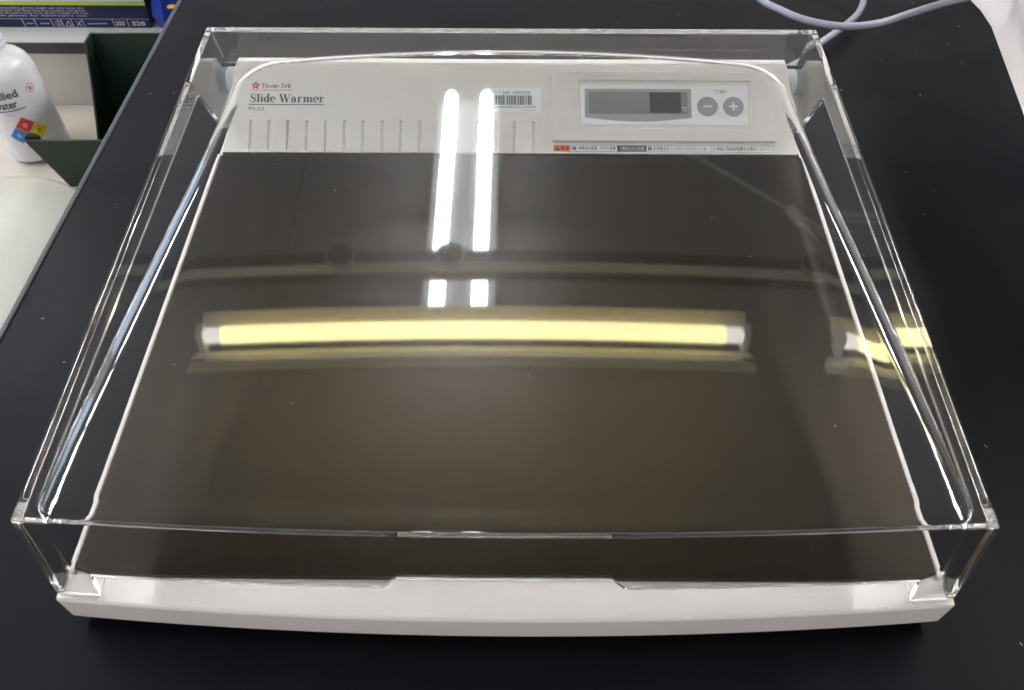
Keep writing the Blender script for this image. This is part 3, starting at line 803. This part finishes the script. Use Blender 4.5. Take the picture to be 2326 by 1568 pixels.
# blue bag beside it
r = empty('blue_bag', (-395, 560, -162.2), 'crumpled deep blue plastic bag with orange print right of the glove box', 'bag')
rg = random.Random(5); b = MB(); n = 12; rings = []
for k, (z, s_) in enumerate(((0, .9), (18, 1.0), (40, .98), (64, .9), (90, .8), (120, .6))):
    rings.append([(-383+(48*s_+rg.uniform(-3, 3))*math.cos(2*math.pi*i/n), 556+(46*s_+rg.uniform(-4, 4))*math.sin(2*math.pi*i/n), -162.2+z) for i in range(n)])
vs = [p for q_ in rings for p in q_]; fs = []
for a in range(5):
    for k in range(n): fs.append((a*n+k, a*n+(k+1) % n, (a+1)*n+(k+1) % n, (a+1)*n+k))
fs += [tuple(range(n-1, -1, -1)), tuple(5*n+k for k in range(n))]
b.add(vs, fs); b.out('bag_body', 'blue_bag', r)
b = MB(); b.lathe((-392, 508.5, -122), [(0.5, -1), (5, -.5), (5, .5), (.5, 1)], 14)
om = b.out('orange_print', 'orange_mark', r)

# ================================================================== OBJECTS ON THE BENCH (right)
pts = [(150, 84, 16), (185, 122, 12), (222, 160, 9), (258, 196, 8), (287, 228, 8), (303, 250, 9), (309, 272, 14), (300, 310, 28), (262, 326, 38), (222, 300, 40),
       (205, 215, 40), (216, 188, 41), (235, 170, 41), (262, 161, 41), (292, 167, 41), (322, 184, 41), (368, 208, 41), (430, 232, 40), (520, 262, 36), (640, 300, 20)]
pts[9] = (203, 262, 40); pts[10] = (203, 212, 40)
b = MB(); b.tube(spline(pts, 12), 2.9, 14); b.out('power_cable', 'cable_grey', tag=T('pale grey power cable looping over the bench behind the cover', 'cable'), smooth=True)

# crumpled white plastic bag
r = empty('plastic_bag', (470, 140, 0), 'crumpled white plastic bag standing on the bench at the top right', 'bag')
rg = random.Random(11); b = MB(); n = 72; rings = []
from mathutils import noise
for k in range(22):
    z = k*8.0
    ring = []
    for i in range(n):
        a = 2*math.pi*i/n
        R0 = 1.0-0.05*(k/21)
        ex = 86*R0*abs(math.cos(a))**.3*math.copysign(1, math.cos(a)); ey = 270*R0*abs(math.sin(a))**.3*math.copysign(1, math.sin(a))
        nv = noise.noise(Vector((math.cos(a)*2.6, math.sin(a)*2.6, z*.012)))*26
        cr = abs(noise.noise(Vector((math.cos(a)*5, math.sin(a)*5, z*.03+5))))*-13+noise.noise(Vector((math.cos(a)*11, math.sin(a)*11, z*.07+9)))*7
        px_, py_ = ex, ey
        bl = noise.noise(Vector((px_*.013, py_*.014, z*.011+3)))*34+noise.noise(Vector((px_*.04, py_*.045, z*.03+7)))*11-abs(noise.noise(Vector((px_*.02+4, py_*.025, z*.02))))*10
        d = nv*.4+cr*.4+bl
        ring.append((481+ex+d*math.cos(a)+z*.03+(ey-20)*.13, 110+ey+d*math.sin(a), z))
    rings.append(ring)
vs = [p for q_ in rings for p in q_]; fs = []
for a in range(21):
    for k in range(n): fs.append((a*n+k, a*n+(k+1) % n, (a+1)*n+(k+1) % n, (a+1)*n+k))
fs += [tuple(range(n-1, -1, -1)), tuple(21*n+k for k in range(n))]
b.add(vs, fs); b.out('bag_sheet', 'bag', r, smooth=True, auto=28)

# lint and dust flecks on the bench and on the cover
rg = random.Random(21); b = MB()
for i in range(110):
    x = rg.uniform(-290, 520); y = rg.uniform(-460, 420)
    if abs(x) < 215 and -365 < y < 90: continue
    l = rg.uniform(.3, 1.3); a = rg.uniform(0, 6.28); w_ = rg.uniform(.12, .3); ca, sa = math.cos(a), math.sin(a)
    b.add([(x+ca*l+sa*w_, y+sa*l-ca*w_, .08), (x+ca*l-sa*w_, y+sa*l+ca*w_, .08), (x-ca*l-sa*w_, y-sa*l+ca*w_, .16), (x-ca*l+sa*w_, y-sa*l-ca*w_, .08)], [(0, 1, 2, 3)])
b.out('bench_dust', 'print_grey', tag={"kind": "stuff"})
b = MB()
for i in range(22):
    x = rg.uniform(-170, 170); y = rg.uniform(-320, -5); z = zt(x, y)+.1
    l = rg.uniform(.12, .4); a = rg.uniform(0, 6.28); w_ = rg.uniform(.06, .14); ca, sa = math.cos(a), math.sin(a)
    b.add([(x+ca*l+sa*w_, y+sa*l-ca*w_, z), (x+ca*l-sa*w_, y+sa*l+ca*w_, z), (x-ca*l-sa*w_, y-sa*l+ca*w_, z), (x-ca*l+sa*w_, y-sa*l-ca*w_, z)], [(0, 1, 2, 3)])
b.out('cover_dust', 'print_white', tag={"kind": "stuff"})
